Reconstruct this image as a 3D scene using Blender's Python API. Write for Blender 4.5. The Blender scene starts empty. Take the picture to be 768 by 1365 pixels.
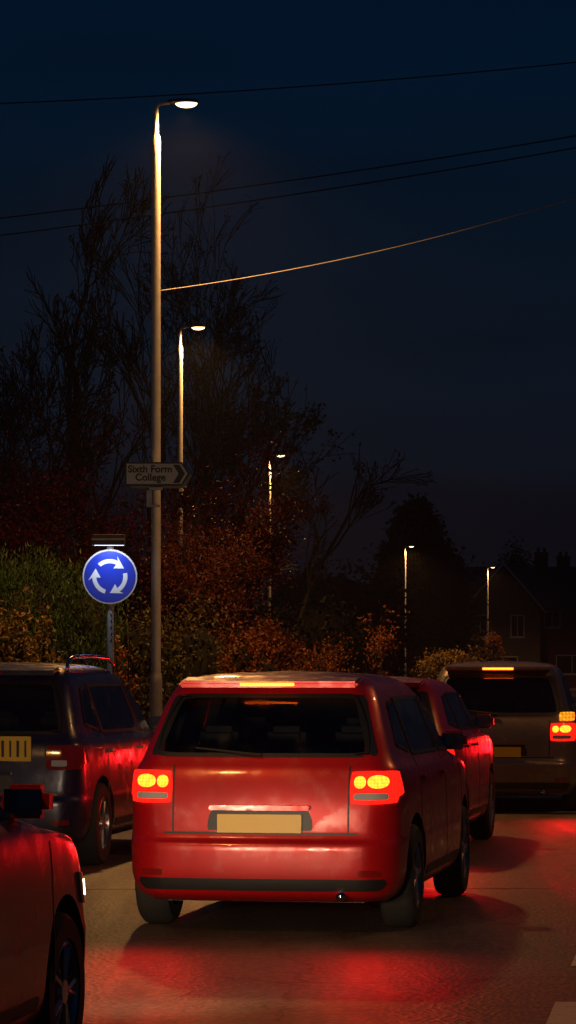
import bpy, bmesh, math, random
from mathutils import Vector, Matrix, noise
R = math.radians
random.seed(7)
sc = bpy.context.scene
C = sc.collection

# ------------------------------------------------------------ camera
cam_d = bpy.data.cameras.new('camera'); cam = bpy.data.objects.new('camera', cam_d); C.objects.link(cam)
cam.location = (0, 0, 1.65); cam.rotation_euler = (R(90), 0, 0)
cam_d.sensor_fit = 'VERTICAL'; cam_d.sensor_height = 36; cam_d.lens = 36*4000/1365
cam_d.shift_y = 202.5/1365; cam_d.clip_start = .1; cam_d.clip_end = 3000
sc.camera = cam
sc.render.resolution_x = 576; sc.render.resolution_y = 1024

# ------------------------------------------------------------ exposure, world, moonless night
sc.view_settings.view_transform = 'Standard'; sc.view_settings.look = 'None'
sc.view_settings.exposure = 0; sc.view_settings.gamma = 1
sc.cycles.use_denoising = True
sc.cycles.max_bounces = 5; sc.cycles.transparent_max_bounces = 10
sc.cycles.sample_clamp_indirect = 3
w = bpy.data.worlds.new('World'); sc.world = w; w.use_nodes = True
nt = w.node_tree; nt.nodes.clear()
out = nt.nodes.new('ShaderNodeOutputWorld'); bg = nt.nodes.new('ShaderNodeBackground')
sky = nt.nodes.new('ShaderNodeTexSky'); sky.sky_type = 'NISHITA'; sky.sun_disc = False
sky.sun_elevation = R(-5.5); sky.sun_rotation = R(180); sky.ozone_density = 4.0
tint = nt.nodes.new('ShaderNodeMix'); tint.data_type = 'RGBA'; tint.blend_type = 'ADD'; tint.inputs[0].default_value = 1
tc = nt.nodes.new('ShaderNodeTexCoord'); sep = nt.nodes.new('ShaderNodeSeparateXYZ')
nt.links.new(tc.outputs['Generated'], sep.inputs[0])
ramp = nt.nodes.new('ShaderNodeValToRGB')       # the night sky's own glow over the town
cr = ramp.color_ramp
pts = [(0, (.0036, .0034, .0056)), (.056, (.0036, .0038, .0066)), (.066, (.0040, .0062, .0115)), (.09, (.0032, .0066, .0130)), (.13, (.0022, .0064, .0140)),
       (.19, (.0008, .0066, .0185)), (.26, (.0004, .0068, .0215)), (1, (.0003, .005, .018))]
while len(cr.elements) < len(pts): cr.elements.new(.5)
for e, (p, c) in zip(cr.elements, pts): e.position = p; e.color = (*c, 1)
nt.links.new(sep.outputs[2], ramp.inputs[0])
nz = nt.nodes.new('ShaderNodeTexNoise'); nz.inputs['Scale'].default_value = 5
mp = nt.nodes.new('ShaderNodeMapping'); mp.inputs['Scale'].default_value = (1, 1, 7)
nt.links.new(tc.outputs['Generated'], mp.inputs[0]); nt.links.new(mp.outputs[0], nz.inputs[0])
mr = nt.nodes.new('ShaderNodeMapRange'); mr.inputs[1].default_value = .35; mr.inputs[2].default_value = .7
mr.inputs[3].default_value = .88; mr.inputs[4].default_value = 1.12
nt.links.new(nz.outputs[0], mr.inputs[0])
mul = nt.nodes.new('ShaderNodeVectorMath'); mul.operation = 'SCALE'
nt.links.new(ramp.outputs[0], mul.inputs[0]); nt.links.new(mr.outputs[0], mul.inputs['Scale'])
sc_ = nt.nodes.new('ShaderNodeVectorMath'); sc_.operation = 'SCALE'; sc_.inputs['Scale'].default_value = .002
nt.links.new(sky.outputs[0], sc_.inputs[0])
nt.links.new(sc_.outputs[0], tint.inputs[6]); nt.links.new(mul.outputs[0], tint.inputs[7])
nt.links.new(tint.outputs[2], bg.inputs[0]); bg.inputs[1].default_value = 1.0
nt.links.new(bg.outputs[0], out.inputs[0])

LAMP_COL = (1, .47, .13)
LAMP_W = 1500

# ------------------------------------------------------------ helpers
def tag(o, label=None, cat=None, group=None, kind=None):
    if label: o['label'] = label
    if cat: o['category'] = cat
    if group: o['group'] = group
    if kind: o['kind'] = kind
    return o
def empty(name, loc, rz=0, **k):
    o = bpy.data.objects.new(name, None); C.objects.link(o); o.location = loc; o.rotation_euler = (0, 0, rz)
    o.empty_display_size = .2
    return tag(o, **k)
def mesh(name, V, F, mat, parent=None, smooth=False, loc=None):
    me = bpy.data.meshes.new(name); me.from_pydata([tuple(v) for v in V], [], F); me.update()
    if mat: me.materials.append(mat)
    if smooth: me.polygons.foreach_set('use_smooth', [True]*len(me.polygons))
    o = bpy.data.objects.new(name, me); C.objects.link(o)
    if parent: o.parent = parent
    if loc: o.location = loc
    return o
class MB:
    def __init__(s): s.V = []; s.F = []
    def add(s, V, F):
        n = len(s.V); s.V += [Vector(v) for v in V]; s.F += [tuple(i+n for i in f) for f in F]
    def box(s, c, d, rz=0, tilt=None, bev=0):
        bm = bmesh.new(); bmesh.ops.create_cube(bm, size=1)
        bmesh.ops.scale(bm, vec=d, verts=bm.verts)
        if bev: bmesh.ops.bevel(bm, geom=bm.edges[:], offset=bev, segments=2, affect='EDGES')
        M = Matrix.Translation(c) @ Matrix.Rotation(rz, 4, 'Z')
        if tilt: M = M @ tilt
        bm.verts.index_update()
        s.add([M @ v.co for v in bm.verts], [[v.index for v in f.verts] for f in bm.faces]); bm.free()
    def tube(s, pts, rad, n=8, cap=True):
        pts = [Vector(p) for p in pts]
        if not isinstance(rad, (list, tuple)): rad = [rad]*len(pts)
        V = []; F = []
        u = None
        for i, p in enumerate(pts):
            d = (pts[min(i+1, len(pts)-1)]-pts[max(i-1, 0)])
            if d.length < 1e-9: d = Vector((0, 0, 1))
            d.normalize()
            if u is None: u = d.orthogonal().normalized()
            u = (u-d*u.dot(d))
            if u.length < 1e-6: u = d.orthogonal()
            u.normalize(); v = d.cross(u)
            for k in range(n):
                a = 2*math.pi*k/n; V.append(p+(u*math.cos(a)+v*math.sin(a))*rad[i])
        for i in range(len(pts)-1):
            for k in range(n):
                a = i*n+k; b = i*n+(k+1) % n; F.append((a, b, b+n, a+n))
        if cap: F.append(tuple(range(n))[::-1]); F.append(tuple(range((len(pts)-1)*n, len(pts)*n)))
        s.add(V, F)
    def lathe(s, prof, M, n=32):
        V = []; F = []
        for r, z in prof:
            for k in range(n):
                a = 2*math.pi*k/n; V.append(M @ Vector((r*math.cos(a), r*math.sin(a), z)))
        for i in range(len(prof)-1):
            for k in range(n):
                a = i*n+k; b = i*n+(k+1) % n; F.append((a, b, b+n, a+n))
        s.add(V, F)
    def prism(s, poly, y0, y1):     # polygon in x,z extruded along y
        n = len(poly)
        V = [(x, y0, z) for x, z in poly]+[(x, y1, z) for x, z in poly]
        F = [tuple(range(n)), tuple(range(2*n-1, n-1, -1))]
        F += [(i, i+n, (i+1) % n+n, (i+1) % n) for i in range(n)]
        s.add(V, F)
    def build(s, name, mat, parent=None, smooth=False, auto=None):
        o = mesh(name, s.V, s.F, mat, parent, smooth)
        if auto is not None:
            me = o.data; me.polygons.foreach_set('use_smooth', [True]*len(me.polygons))
            bm = bmesh.new(); bm.from_mesh(me)
            bmesh.ops.recalc_face_normals(bm, faces=bm.faces[:])
            for e in bm.edges:
                if len(e.link_faces) == 2 and e.calc_face_angle(0) > R(auto): e.smooth = False
            bm.to_mesh(me); bm.free()
        return o

# ------------------------------------------------------------ materials
def pmat(name, col, rough=.6, metal=0, var=.15, scale=6, bump=0, bscale=60, spec=.5, coat=0, emis=None, es=0, island=False, col2=None, transl=0):
    m = bpy.data.materials.new(name); m.use_nodes = True
    n = m.node_tree.nodes; l = m.node_tree.links; b = n['Principled BSDF']
    b.inputs['Roughness'].default_value = rough; b.inputs['Metallic'].default_value = metal
    b.inputs['Specular IOR Level'].default_value = spec; b.inputs['Coat Weight'].default_value = coat
    b.inputs['Coat Roughness'].default_value = .04
    c2 = col2 or tuple(min(1, x*(1+var)) for x in col)
    c1 = col if col2 else tuple(x*(1-var) for x in col)
    mix = n.new('ShaderNodeMix'); mix.data_type = 'RGBA'
    mix.inputs[6].default_value = (*c1, 1); mix.inputs[7].default_value = (*c2, 1)
    if island:
        g = n.new('ShaderNodeNewGeometry'); l.new(g.outputs['Random Per Island'], mix.inputs[0])
    else:
        t = n.new('ShaderNodeTexCoord'); z = n.new('ShaderNodeTexNoise'); z.inputs['Scale'].default_value = scale
        z.inputs['Detail'].default_value = 5; l.new(t.outputs['Object'], z.inputs[0]); l.new(z.outputs[0], mix.inputs[0])
    l.new(mix.outputs[2], b.inputs['Base Color'])
    if bump:
        t = n.new('ShaderNodeTexCoord'); z = n.new('ShaderNodeTexNoise'); z.inputs['Scale'].default_value = bscale
        z.inputs['Detail'].default_value = 6
        bp = n.new('ShaderNodeBump'); bp.inputs['Strength'].default_value = bump; bp.inputs['Distance'].default_value = .01
        l.new(t.outputs['Object'], z.inputs[0]); l.new(z.outputs[0], bp.inputs['Height']); l.new(bp.outputs[0], b.inputs['Normal'])
    if emis:
        b.inputs['Emission Color'].default_value = (*emis, 1); b.inputs['Emission Strength'].default_value = es
    if transl:
        tr = n.new('ShaderNodeBsdfTranslucent'); l.new(mix.outputs[2], tr.inputs[0])
        ms = n.new('ShaderNodeMixShader'); ms.inputs[0].default_value = transl
        l.new(b.outputs[0], ms.inputs[1]); l.new(tr.outputs[0], ms.inputs[2]); l.new(ms.outputs[0], n['Material Output'].inputs[0])
    return m

M = {}
M['galv'] = pmat('galvanised_steel', (.46, .44, .41), .5, .15, .25, 9, .12, 40)
M['galv_wht'] = pmat('grey_painted_steel', (.42, .42, .42), .55, .1, .3, 12, .1, 50)
M['black'] = pmat('black_trim', (.012, .012, .013), .45)
M['grille'] = pmat('lamp_housing', (.10, .09, .08), .5, .3)
M['lens'] = pmat('street_lamp_lens', (.8, .6, .4), .3, emis=(1, .66, .27), es=5)
M['bark'] = pmat('bark', (.030, .022, .015), .9, var=.4, scale=20, bump=.5)
M['wire'] = pmat('wire_rubber', (.012, .012, .014), .6)
M['wire2'] = pmat('telephone_cable', (.30, .26, .20), .55)
M['sign_white'] = pmat('sign_white', (.55, .54, .51), .5, var=.08, scale=4)
M['sign_black'] = pmat('sign_black', (.012, .012, .012), .5)
M['sign_blue'] = pmat('sign_blue', (.004, .035, .46), .35, var=.08, scale=5)
M['arrow'] = pmat('sign_arrow_white', (.78, .78, .80), .45, var=.04)
M['sign_back'] = pmat('sign_back_grey', (.2, .2, .2), .6)
M['l_red'] = pmat('leaf_dark_red', (.08, .008, .008), .5, island=True, col2=(.24, .035, .012), transl=.25)
M['l_orange'] = pmat('leaf_orange', (.20, .030, .010), .55, island=True, col2=(.46, .17, .035), transl=.3)
M['l_deep'] = pmat('leaf_deep_red', (.26, .006, .010), .4, island=True, col2=(.035, .014, .008), transl=.2)
M['l_rust'] = pmat('leaf_rust', (.13, .012, .010), .5, island=True, col2=(.24, .075, .03), transl=.25)
M['l_dark'] = pmat('leaf_dark', (.012, .016, .007), .6, island=True, col2=(.03, .032, .012), transl=.15)
M['l_green'] = pmat('leaf_hedge_green', (.022, .060, .010), .6, island=True, col2=(.06, .12, .020), transl=.2)
M['l_olive'] = pmat('leaf_olive', (.06, .075, .018), .55, island=True, col2=(.16, .13, .035), transl=.25)
M['l_yellow'] = pmat('leaf_yellow', (.20, .13, .03), .55, island=True, col2=(.40, .24, .05), transl=.3)
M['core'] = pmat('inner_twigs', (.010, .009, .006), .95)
M['brick'] = pmat('house_brick', (.10, .045, .03), .85, var=.3, scale=3, bump=.3)
M['render'] = pmat('house_render', (.085, .07, .06), .85, var=.1, scale=1)
M['tile'] = pmat('roof_tile', (.07, .045, .035), .8, var=.3, scale=4, bump=.4, bscale=20)
M['white'] = pmat('white_paint', (.45, .44, .42), .5, var=.06)
M['hglass'] = pmat('house_glass', (.02, .022, .025), .08)
def glass(name, tintc):
    m = bpy.data.materials.new(name); m.use_nodes = True; n = m.node_tree.nodes; l = m.node_tree.links; n.clear()
    o = n.new('ShaderNodeOutputMaterial'); tr = n.new('ShaderNodeBsdfTransparent'); tr.inputs[0].default_value = (*tintc, 1)
    gl = n.new('ShaderNodeBsdfGlossy'); fr = n.new('ShaderNodeFresnel'); fr.inputs[0].default_value = 1.5; mx = n.new('ShaderNodeMixShader')
    t = n.new('ShaderNodeTexCoord'); z = n.new('ShaderNodeTexNoise'); z.inputs['Scale'].default_value = 6; z.inputs['Detail'].default_value = 6
    q = n.new('ShaderNodeMapRange'); l.new(t.outputs['Object'], z.inputs[0]); l.new(z.outputs[0], q.inputs[0])
    for i, x in zip((1, 2, 3, 4), (.4, .75, .03, .30)): q.inputs[i].default_value = x
    l.new(q.outputs[0], gl.inputs['Roughness']); ad = n.new('ShaderNodeMath'); ad.operation = 'MULTIPLY_ADD'; ad.inputs[1].default_value = 1.2; ad.inputs[2].default_value = .02
    l.new(fr.outputs[0], ad.inputs[0]); l.new(ad.outputs[0], mx.inputs[0]); l.new(tr.outputs[0], mx.inputs[1]); l.new(gl.outputs[0], mx.inputs[2]); l.new(mx.outputs[0], o.inputs[0]); return m
M['glass'] = glass('car_glass', (.50, .54, .52))
M['seat'] = pmat('seat_fabric', (.035, .033, .034), .85, var=.3, scale=30)
M['cabin'] = pmat('cabin_lining', (.06, .055, .05), .85)
M['tyre'] = pmat('tyre', (.018, .017, .016), .8, bump=.2)
M['rim'] = pmat('alloy_rim', (.42, .41, .40), .3, .9)
M['lamp_off'] = pmat('unlit_red_lens', (.20, .006, .006), .12, spec=.7, coat=.6)
M['lamp_red'] = pmat('lit_red_lens', (.4, .01, .01), .2, emis=(1, .010, .004), es=3.0)
M['lamp_hot'] = pmat('lit_brake_bulb', (.5, .1, .02), .3, emis=(1, .11, .006), es=13)
M['lamp_amber'] = pmat('lit_amber_lens', (.5, .2, .02), .3, emis=(1, .30, .01), es=2.2)
M['lamp_white'] = pmat('lit_white_lens', (.8, .75, .6), .2, emis=(1, .78, .50), es=14)
M['clear'] = pmat('clear_lens', (.5, .5, .5), .1, .2)
M['chrome'] = pmat('chrome_trim', (.6, .6, .6), .12, 1)
M['plate'] = pmat('yellow_plate', (.75, .45, .03), .4, var=.05)
M['concrete'] = pmat('kerb_concrete', (.26, .245, .22), .85, var=.25, scale=8, bump=.4)
M['paint_w'] = None

def ribs(m, sc_, lo):
    n = m.node_tree.nodes; l = m.node_tree.links; b = n['Principled BSDF']; es = b.inputs['Emission Strength'].default_value
    t = n.new('ShaderNodeTexCoord'); v = n.new('ShaderNodeTexVoronoi'); v.inputs['Scale'].default_value = sc_; v.inputs['Randomness'].default_value = .0
    l.new(t.outputs['Object'], v.inputs[0]); q = n.new('ShaderNodeMapRange')
    for i, x in zip((1, 2, 3, 4), (.1, .6, es, es*lo)): q.inputs[i].default_value = x
    l.new(v.outputs['Distance'], q.inputs[0]); l.new(q.outputs[0], b.inputs['Emission Strength'])
ribs(M['lamp_red'], 60, .45); ribs(M['lamp_hot'], 48, .5); ribs(M['lamp_amber'], 26, .3); ribs(M['lamp_white'], 20, .25)
def paint(name, col, flake=.25):
    m = pmat(name, col, .36, flake, .30, 2.2, coat=.8)
    n = m.node_tree.nodes; l = m.node_tree.links; b = n['Principled BSDF']
    t = n.new('ShaderNodeTexCoord'); z = n.new('ShaderNodeTexNoise'); z.inputs['Scale'].default_value = 7; z.inputs['Detail'].default_value = 8
    l.new(t.outputs['Object'], z.inputs[0]); q = n.new('ShaderNodeMapRange')      # road film: uneven gloss
    for i, x in zip((1, 2, 3, 4), (.35, .7, .02, .38)): q.inputs[i].default_value = x
    l.new(z.outputs[0], q.inputs[0]); l.new(q.outputs[0], b.inputs['Coat Roughness']); return m

# asphalt: aggregate, tar patches, wheel polish
def asphalt(name, base, shift=0):
    m = bpy.data.materials.new(name); m.use_nodes = True; n = m.node_tree.nodes; l = m.node_tree.links; b = n['Principled BSDF']
    t = n.new('ShaderNodeTexCoord')
    def noi(s, d=6, vec=None, rough=.6):
        z = n.new('ShaderNodeTexNoise'); z.inputs['Scale'].default_value = s; z.inputs['Detail'].default_value = d
        z.inputs['Roughness'].default_value = rough; l.new(vec or t.outputs['Object'], z.inputs[0]); return z
    big = noi(.35); mid = noi(3.0); 
    mpn = n.new('ShaderNodeMapping'); mpn.inputs['Rotation'].default_value = (0, 0, R(8)); mpn.inputs['Scale'].default_value = (1.2, .10, 1)
    l.new(t.outputs['Object'], mpn.inputs[0]); streak = noi(1.6, 4, mpn.outputs[0])
    vor = n.new('ShaderNodeTexVoronoi'); vor.inputs['Scale'].default_value = 34; l.new(t.outputs['Object'], vor.inputs[0])
    fine = noi(140, 3)
    def mix(f, a, c, bt='MIX'):
        x = n.new('ShaderNodeMix'); x.data_type = 'RGBA'; x.blend_type = bt
        if isinstance(f, float): x.inputs[0].default_value = f
        else: l.new(f, x.inputs[0])
        for i, q in ((6, a), (7, c)):
            if isinstance(q, tuple): x.inputs[i].default_value = (*q, 1)
            else: l.new(q, x.inputs[i])
        return x.outputs[2]
    def mr(s, a, c, d, e):
        x = n.new('ShaderNodeMapRange'); l.new(s, x.inputs[0])
        for i, q in zip((1, 2, 3, 4), (a, c, d, e)): x.inputs[i].default_value = q
        return x.outputs[0]
    k = lambda f: tuple(x*f for x in base)
    c = mix(mr(big.outputs[0], .35, .65, 0, 1), k(.75), k(1.2))
    c = mix(mr(streak.outputs[0], .42, .62, 0, .7), c, k(.62))
    c = mix(mr(vor.outputs['Color'], .45, 1, 0, .9), c, k(2.3))
    c = mix(mr(fine.outputs[0], .55, .72, 0, .7), c, k(.35))
    st = noi(.9, 3); c = mix(mr(st.outputs[0], .60, .70, 0, .55), c, k(.45))
    wob = noi(1.2, 4); va = n.new('ShaderNodeVectorMath'); va.operation = 'ADD'; l.new(t.outputs['Object'], va.inputs[0]); l.new(wob.outputs['Color'], va.inputs[1])
    ck = n.new('ShaderNodeTexVoronoi'); ck.feature = 'DISTANCE_TO_EDGE'; ck.inputs['Scale'].default_value = .42; l.new(va.outputs[0], ck.inputs[0])
    cm_ = mr(ck.outputs['Distance'], .003, .010, .8, 0); c = mix(cm_, c, k(.2))
    l.new(c, b.inputs['Base Color'])
    l.new(mr(streak.outputs[0], .35, .7, .62, .42), b.inputs['Roughness'])
    bp = n.new('ShaderNodeBump'); bp.inputs['Strength'].default_value = .8; bp.inputs['Distance'].default_value = .006
    l.new(vor.outputs['Distance'], bp.inputs['Height']); l.new(bp.outputs[0], b.inputs['Normal'])
    return m
M['asphalt'] = asphalt('asphalt', (.070, .050, .034))
M['pave'] = asphalt('footway', (.10, .085, .07))
def worn_paint():
    m = pmat('worn_road_paint', (.50, .46, .38), .6, var=.12, scale=8)
    n = m.node_tree.nodes; l = m.node_tree.links; b = n['Principled BSDF']
    t = n.new('ShaderNodeTexCoord'); z = n.new('ShaderNodeTexNoise'); z.inputs['Scale'].default_value = 9; z.inputs['Detail'].default_value = 9
    z.inputs['Roughness'].default_value = .75; l.new(t.outputs['Object'], z.inputs[0])
    r = n.new('ShaderNodeMapRange'); r.inputs[1].default_value = .56; r.inputs[2].default_value = .64; l.new(z.outputs[0], r.inputs[0])
    old = b.inputs['Base Color'].links[0].from_socket
    x = n.new('ShaderNodeMix'); x.data_type = 'RGBA'; l.new(r.outputs[0], x.inputs[0]); l.new(old, x.inputs[6]); x.inputs[7].default_value = (.09, .07, .055, 1)
    l.new(x.outputs[2], b.inputs['Base Color']); return m
M['paint_w'] = worn_paint()
M['grass'] = pmat('grass_ground', (.030, .036, .012), .9, var=.5, scale=3, bump=.6)

# ------------------------------------------------------------ terrain, road, pavement
def XY(px, Y): return (px-384)/4000*Y
def ZY(py, Y): return 1.65-(py-885)/4000*Y
g = 260
mesh('ground', [(-900, -60, -.16), (900, -60, -.16), (900, 1600, -.16), (-900, 1600, -.16)], [(0, 1, 2, 3)], M['grass'])['kind'] = 'structure'

# left kerb line: lay-by beside the parked car, then out to the verge with the lamps, then right round the bend
kerbL = [(-60, -14.0), (-6, -6.3), (6, -4.6), (22, -4.2), (28, -4.0), (30, -3.2), (31.2, -1.7), (34, -.95), (40, -.85), (56, -1.2), (74, -.9), (92, .35), (120, 2.9), (163, 7.2), (198, 14.2), (260, 34), (330, 70)]
kerbR = [(-60, -1.5), (-6, 5.0), (14, 6.3), (26, 8.0), (34, 10.0), (60, 8.5), (92, 9.5), (120, 12), (163, 17), (198, 24), (260, 44), (330, 80)]
def interp(tab, y):
    for (a, xa), (b, xb) in zip(tab, tab[1:]):
        if a <= y <= b: return xa+(xb-xa)*(y-a)/(b-a)
    return tab[-1][1]
ys = sorted(set([p[0] for p in kerbL]+[p[0] for p in kerbR]))
V = []; F = []
for y in ys: V += [(interp(kerbL, y), y, 0), (interp(kerbR, y), y, 0)]
for i in range(len(ys)-1): F.append((2*i, 2*i+1, 2*i+3, 2*i+2))
mesh('road', V, F, M['asphalt'])['kind'] = 'structure'
def strip(tab, sgn, a, b, z, name, mat, skirt=True):
    V = []; F = []
    for y, x in tab: V += [(x+sgn*a, y, z), (x+sgn*b, y, z), (x+sgn*a, y, -.15), (x+sgn*b, y, -.15)]
    for i in range(len(tab)-1):
        q = 4*i
        F += [(q, q+1, q+5, q+4), (q, q+4, q+6, q+2), (q+1, q+3, q+7, q+5)]
    o = mesh(name, V, F, mat); o['kind'] = 'structure'; return o
strip(kerbL, -1, 0, .14, .12, 'kerb', M['concrete'])
strip(kerbR, 1, 0, .14, .12, 'kerb', M['concrete'])
strip(kerbL, -1, .143, 1.9, .115, 'pavement', M['pave'])
strip(kerbR, 1, .143, 2.3, .115, 'pavement', M['pave'])
strip(kerbL, -1, 1.903, 120, .10, 'verge', M['grass'])
strip(kerbR, 1, 2.303, 120, .10, 'verge', M['grass'])
def marking(pts, z=.004):
    V = []; F = []
    n = len(pts); V = [(x, y, z) for x, y in pts]; o = mesh('road_marking', V, [tuple(range(n))], M['paint_w']); o['kind'] = 'structure'; return o
def cl(Y): return -.70+.137*Y
for a, b in ((9.2, 12.2), (16.35, 18.6), (13.2, 14.62), (20.9, 22.9), (25, 27), (29, 31)):
    if a == 13.2: marking([(cl(a), a), (cl(a)+.19, a), (cl(14.25)+.19, 14.25), (cl(14.25)+.13, 14.27), (cl(b)+.13, b), (cl(b), b)])
    else: marking([(cl(a), a), (cl(a)+.16, a), (cl(b)+.16, b), (cl(b), b)])
for i in range(9):        # give-way dashes at the mini roundabout
    x = -.3+i*1.0; marking([(x, 33.2+.02*i), (x+.6, 33.21+.02*i), (x+.6, 33.42+.02*i), (x, 33.41+.02*i)])
for i in range(9):
    x = -.3+i*1.0; marking([(x, 33.75+.02*i), (x+.6, 33.76+.02*i), (x+.6, 33.97+.02*i), (x, 33.96+.02*i)])
# seam of an old patch across the road
V = []; F = []; k = 0
for i in range(60):
    x = -4.3+i*.19; y = 22.0+.04*noise.noise((x, 0, 3))+.02*x; wd = .018+.012*noise.noise((x*3, 1, 1))
    V += [(x, y-wd, .003), (x, y+wd, .003)]
    if i: F.append((2*i-2, 2*i, 2*i+1, 2*i-1))
mesh('road_seam', V, F, pmat('bitumen_seam', (.015, .013, .011), .35))['kind'] = 'structure'

# ------------------------------------------------------------ street lamps
def street_lamp(X, Y, H, label, lampdir=0, power=LAMP_W, zb=.1, group='street lamps along the road'):
    t = empty('street_lamp', (X, Y, zb), lampdir, label=label, cat='street lamp', group=group)
    H = H-zb
    m = MB(); m.lathe([(.10, -.02), (.10, .02), (.072, .03), (.072, 1.35), (.066, 1.42), (.055, 1.46), (.052, H-.55), (.052, H-.36), (.030, H-.33), (.030, H-.05)], Matrix.Identity(4), 20)
    m.build('column', M['galv'], t, auto=40)
    m = MB(); m.box((-.074, 0, .75), (.012, .09, .5), bev=.003); m.build('access_door', M['galv_wht'], t)
    m = MB(); m.tube([(0, 0, H-.12), (.004, 0, H-.03), (.04, 0, H+.015), (.16, 0, H+.03)], .024, 10); m.build('arm', M['galv'], t, auto=50)
    # lantern: tapered flat housing
    m = MB()
    secs = [(.13, .03, .024), (.17, .05, .032), (.25, .095, .036), (.38, .105, .034), (.46, .08, .028), (.49, .03, .014)]
    n = 16; V = []; F = []
    for x, wy, hz in secs:
        for k in range(n):
            a = 2*math.pi*k/n; cy, cz = math.cos(a), math.sin(a)
            cy = math.copysign(abs(cy)**.7, cy); cz = math.copysign(abs(cz)**.7, cz)
            V.append((x, wy*cy, H+.035+hz*cz*(1 if cz > 0 else .55)))
    for i in range(len(secs)-1):
        for k in range(n):
            a = i*n+k; b = i*n+(k+1) % n; F.append((a, b, b+n, a+n))
    F += [tuple(range(n))[::-1], tuple(range((len(secs)-1)*n, len(secs)*n))]
    m.add(V, F); m.build('lantern', M['grille'], t, auto=50)
    m = MB(); V = []; F = []
    for i in range(7):
        a = math.pi/2*i/6
        for k in range(20):
            b = 2*math.pi*k/20; V.append((.345+.125*math.cos(a)*math.cos(b), .085*math.cos(a)*math.sin(b), H+.020-.050*math.sin(a)))
    for i in range(6):
        for k in range(20):
            q = i*20+k; r = i*20+(k+1) % 20; F.append((q, r, r+20, q+20))
    m.add(V, F); m.build('lens', M['lens'], t, smooth=True)
    d = bpy.data.lights.new('street_lamp_light', 'SPOT'); d.energy = power; d.color = LAMP_COL; d.spot_size = R(156); d.spot_blend = .55; d.shadow_soft_size = .2
    o = bpy.data.objects.new('street_lamp_light', d); C.objects.link(o); o.parent = t; o.location = (.345, 0, H-.09)
    return t
street_lamp(XY(208, 34.1), 34.1, 8.0, 'tallest nearest street lamp, its column carrying the college direction sign')
street_lamp(XY(240, 56.8), 56.8, 8.0, 'second street lamp, just right of the tallest column, behind the direction sign')
street_lamp(XY(359, 91.7), 91.7, 8.0, 'third street lamp rising out of the red autumn tree')
street_lamp(XY(540, 162.8), 162.8, 8.0, 'fourth street lamp in front of the dark conifer', power=LAMP_W*1.3)
street_lamp(XY(650, 198), 198, 8.0, 'farthest street lamp standing before the gabled house', 0, power=LAMP_W*.8)
# the same row and the opposite pavement continue behind the camera
street_lamp(-5.2, 9.5, 8.0, 'street lamp on the near left pavement beside the camera', power=LAMP_W*.55)
street_lamp(8.3, 25, 8.0, 'street lamp on the right-hand pavement', R(180), power=LAMP_W*.35)

# ------------------------------------------------------------ text
def text_obj(s, size, name, mat, parent, loc, bold=.0, ext=.002, align='CENTER', rot=(R(90), 0, 0)):
    c = bpy.data.curves.new(name, 'FONT'); c.body = s; c.size = size; c.extrude = ext; c.offset = bold; c.align_x = align; c.align_y = 'CENTER'
    c.resolution_u = 4
    o = bpy.data.objects.new(name+'_tmp', c); C.objects.link(o)
    dg = bpy.context.evaluated_depsgraph_get(); me = bpy.data.meshes.new_from_object(o.evaluated_get(dg))
    bpy.data.objects.remove(o); me.materials.clear(); me.materials.append(mat)
    q = bpy.data.objects.new(name, me); C.objects.link(q); q.parent = parent; q.location = loc; q.rotation_euler = rot
    return q

# ------------------------------------------------------------ direction sign "Sixth Form College"
Y = 33.95; s_ = 4000/Y
t = empty('direction_sign', (XY(208, Y), Y, ZY(632, Y)), 0, label='white pointed direction sign reading Sixth Form College, fixed on the tallest lamp column', cat='road sign')
def px(a, b): return ((a-208)/s_, (632-b)/s_)
m = MB(); m.prism([px(167, 616.5), px(243, 616.5), px(253.5, 632), px(243, 648), px(167, 648)], -.075, -.06); m.build('sign_border', M['sign_black'], t)
m = MB(); m.prism([px(169.3, 618.8), px(242, 618.8), px(250.5, 632), px(242, 645.7), px(169.3, 645.7)], -.079, -.0755); m.build('sign_face', M['sign_white'], t)
m = MB(); m.prism([px(231, 620), px(239.5, 620), px(247, 632), px(239.5, 644.5), px(231, 644.5), px(238.5, 632)], -.083, -.0795); m.build('arrowhead', M['sign_black'], t)
text_obj('Sixth Form', .112, 'lettering', M['sign_black'], t, (px(200.5, 0)[0], -.082, px(0, 626.2)[1]), .0030)
text_obj('College', .112, 'lettering', M['sign_black'], t, (px(201, 0)[0], -.082, px(0, 637.2)[1]), .0030)
m = MB(); m.prism([px(174, 621), px(246, 621), px(256, 634), px(246, 650.5), px(174, 650.5)], .06, .07); m.build('rear_sign_panel', M['sign_back'], t)
for z in (.09, -.09, -.165):
    m = MB(); m.box((0, .0, z), (.15, .115, .03), bev=.004); m.build('bracket', M['galv'], t)
m = MB(); m.box((-.075, -.03, -.28), (.06, .02, .19), bev=.004); m.box((-.02, 0, -.36), (.13, .13, .02)); m.build('column_plate', M['galv_wht'], t)

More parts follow.
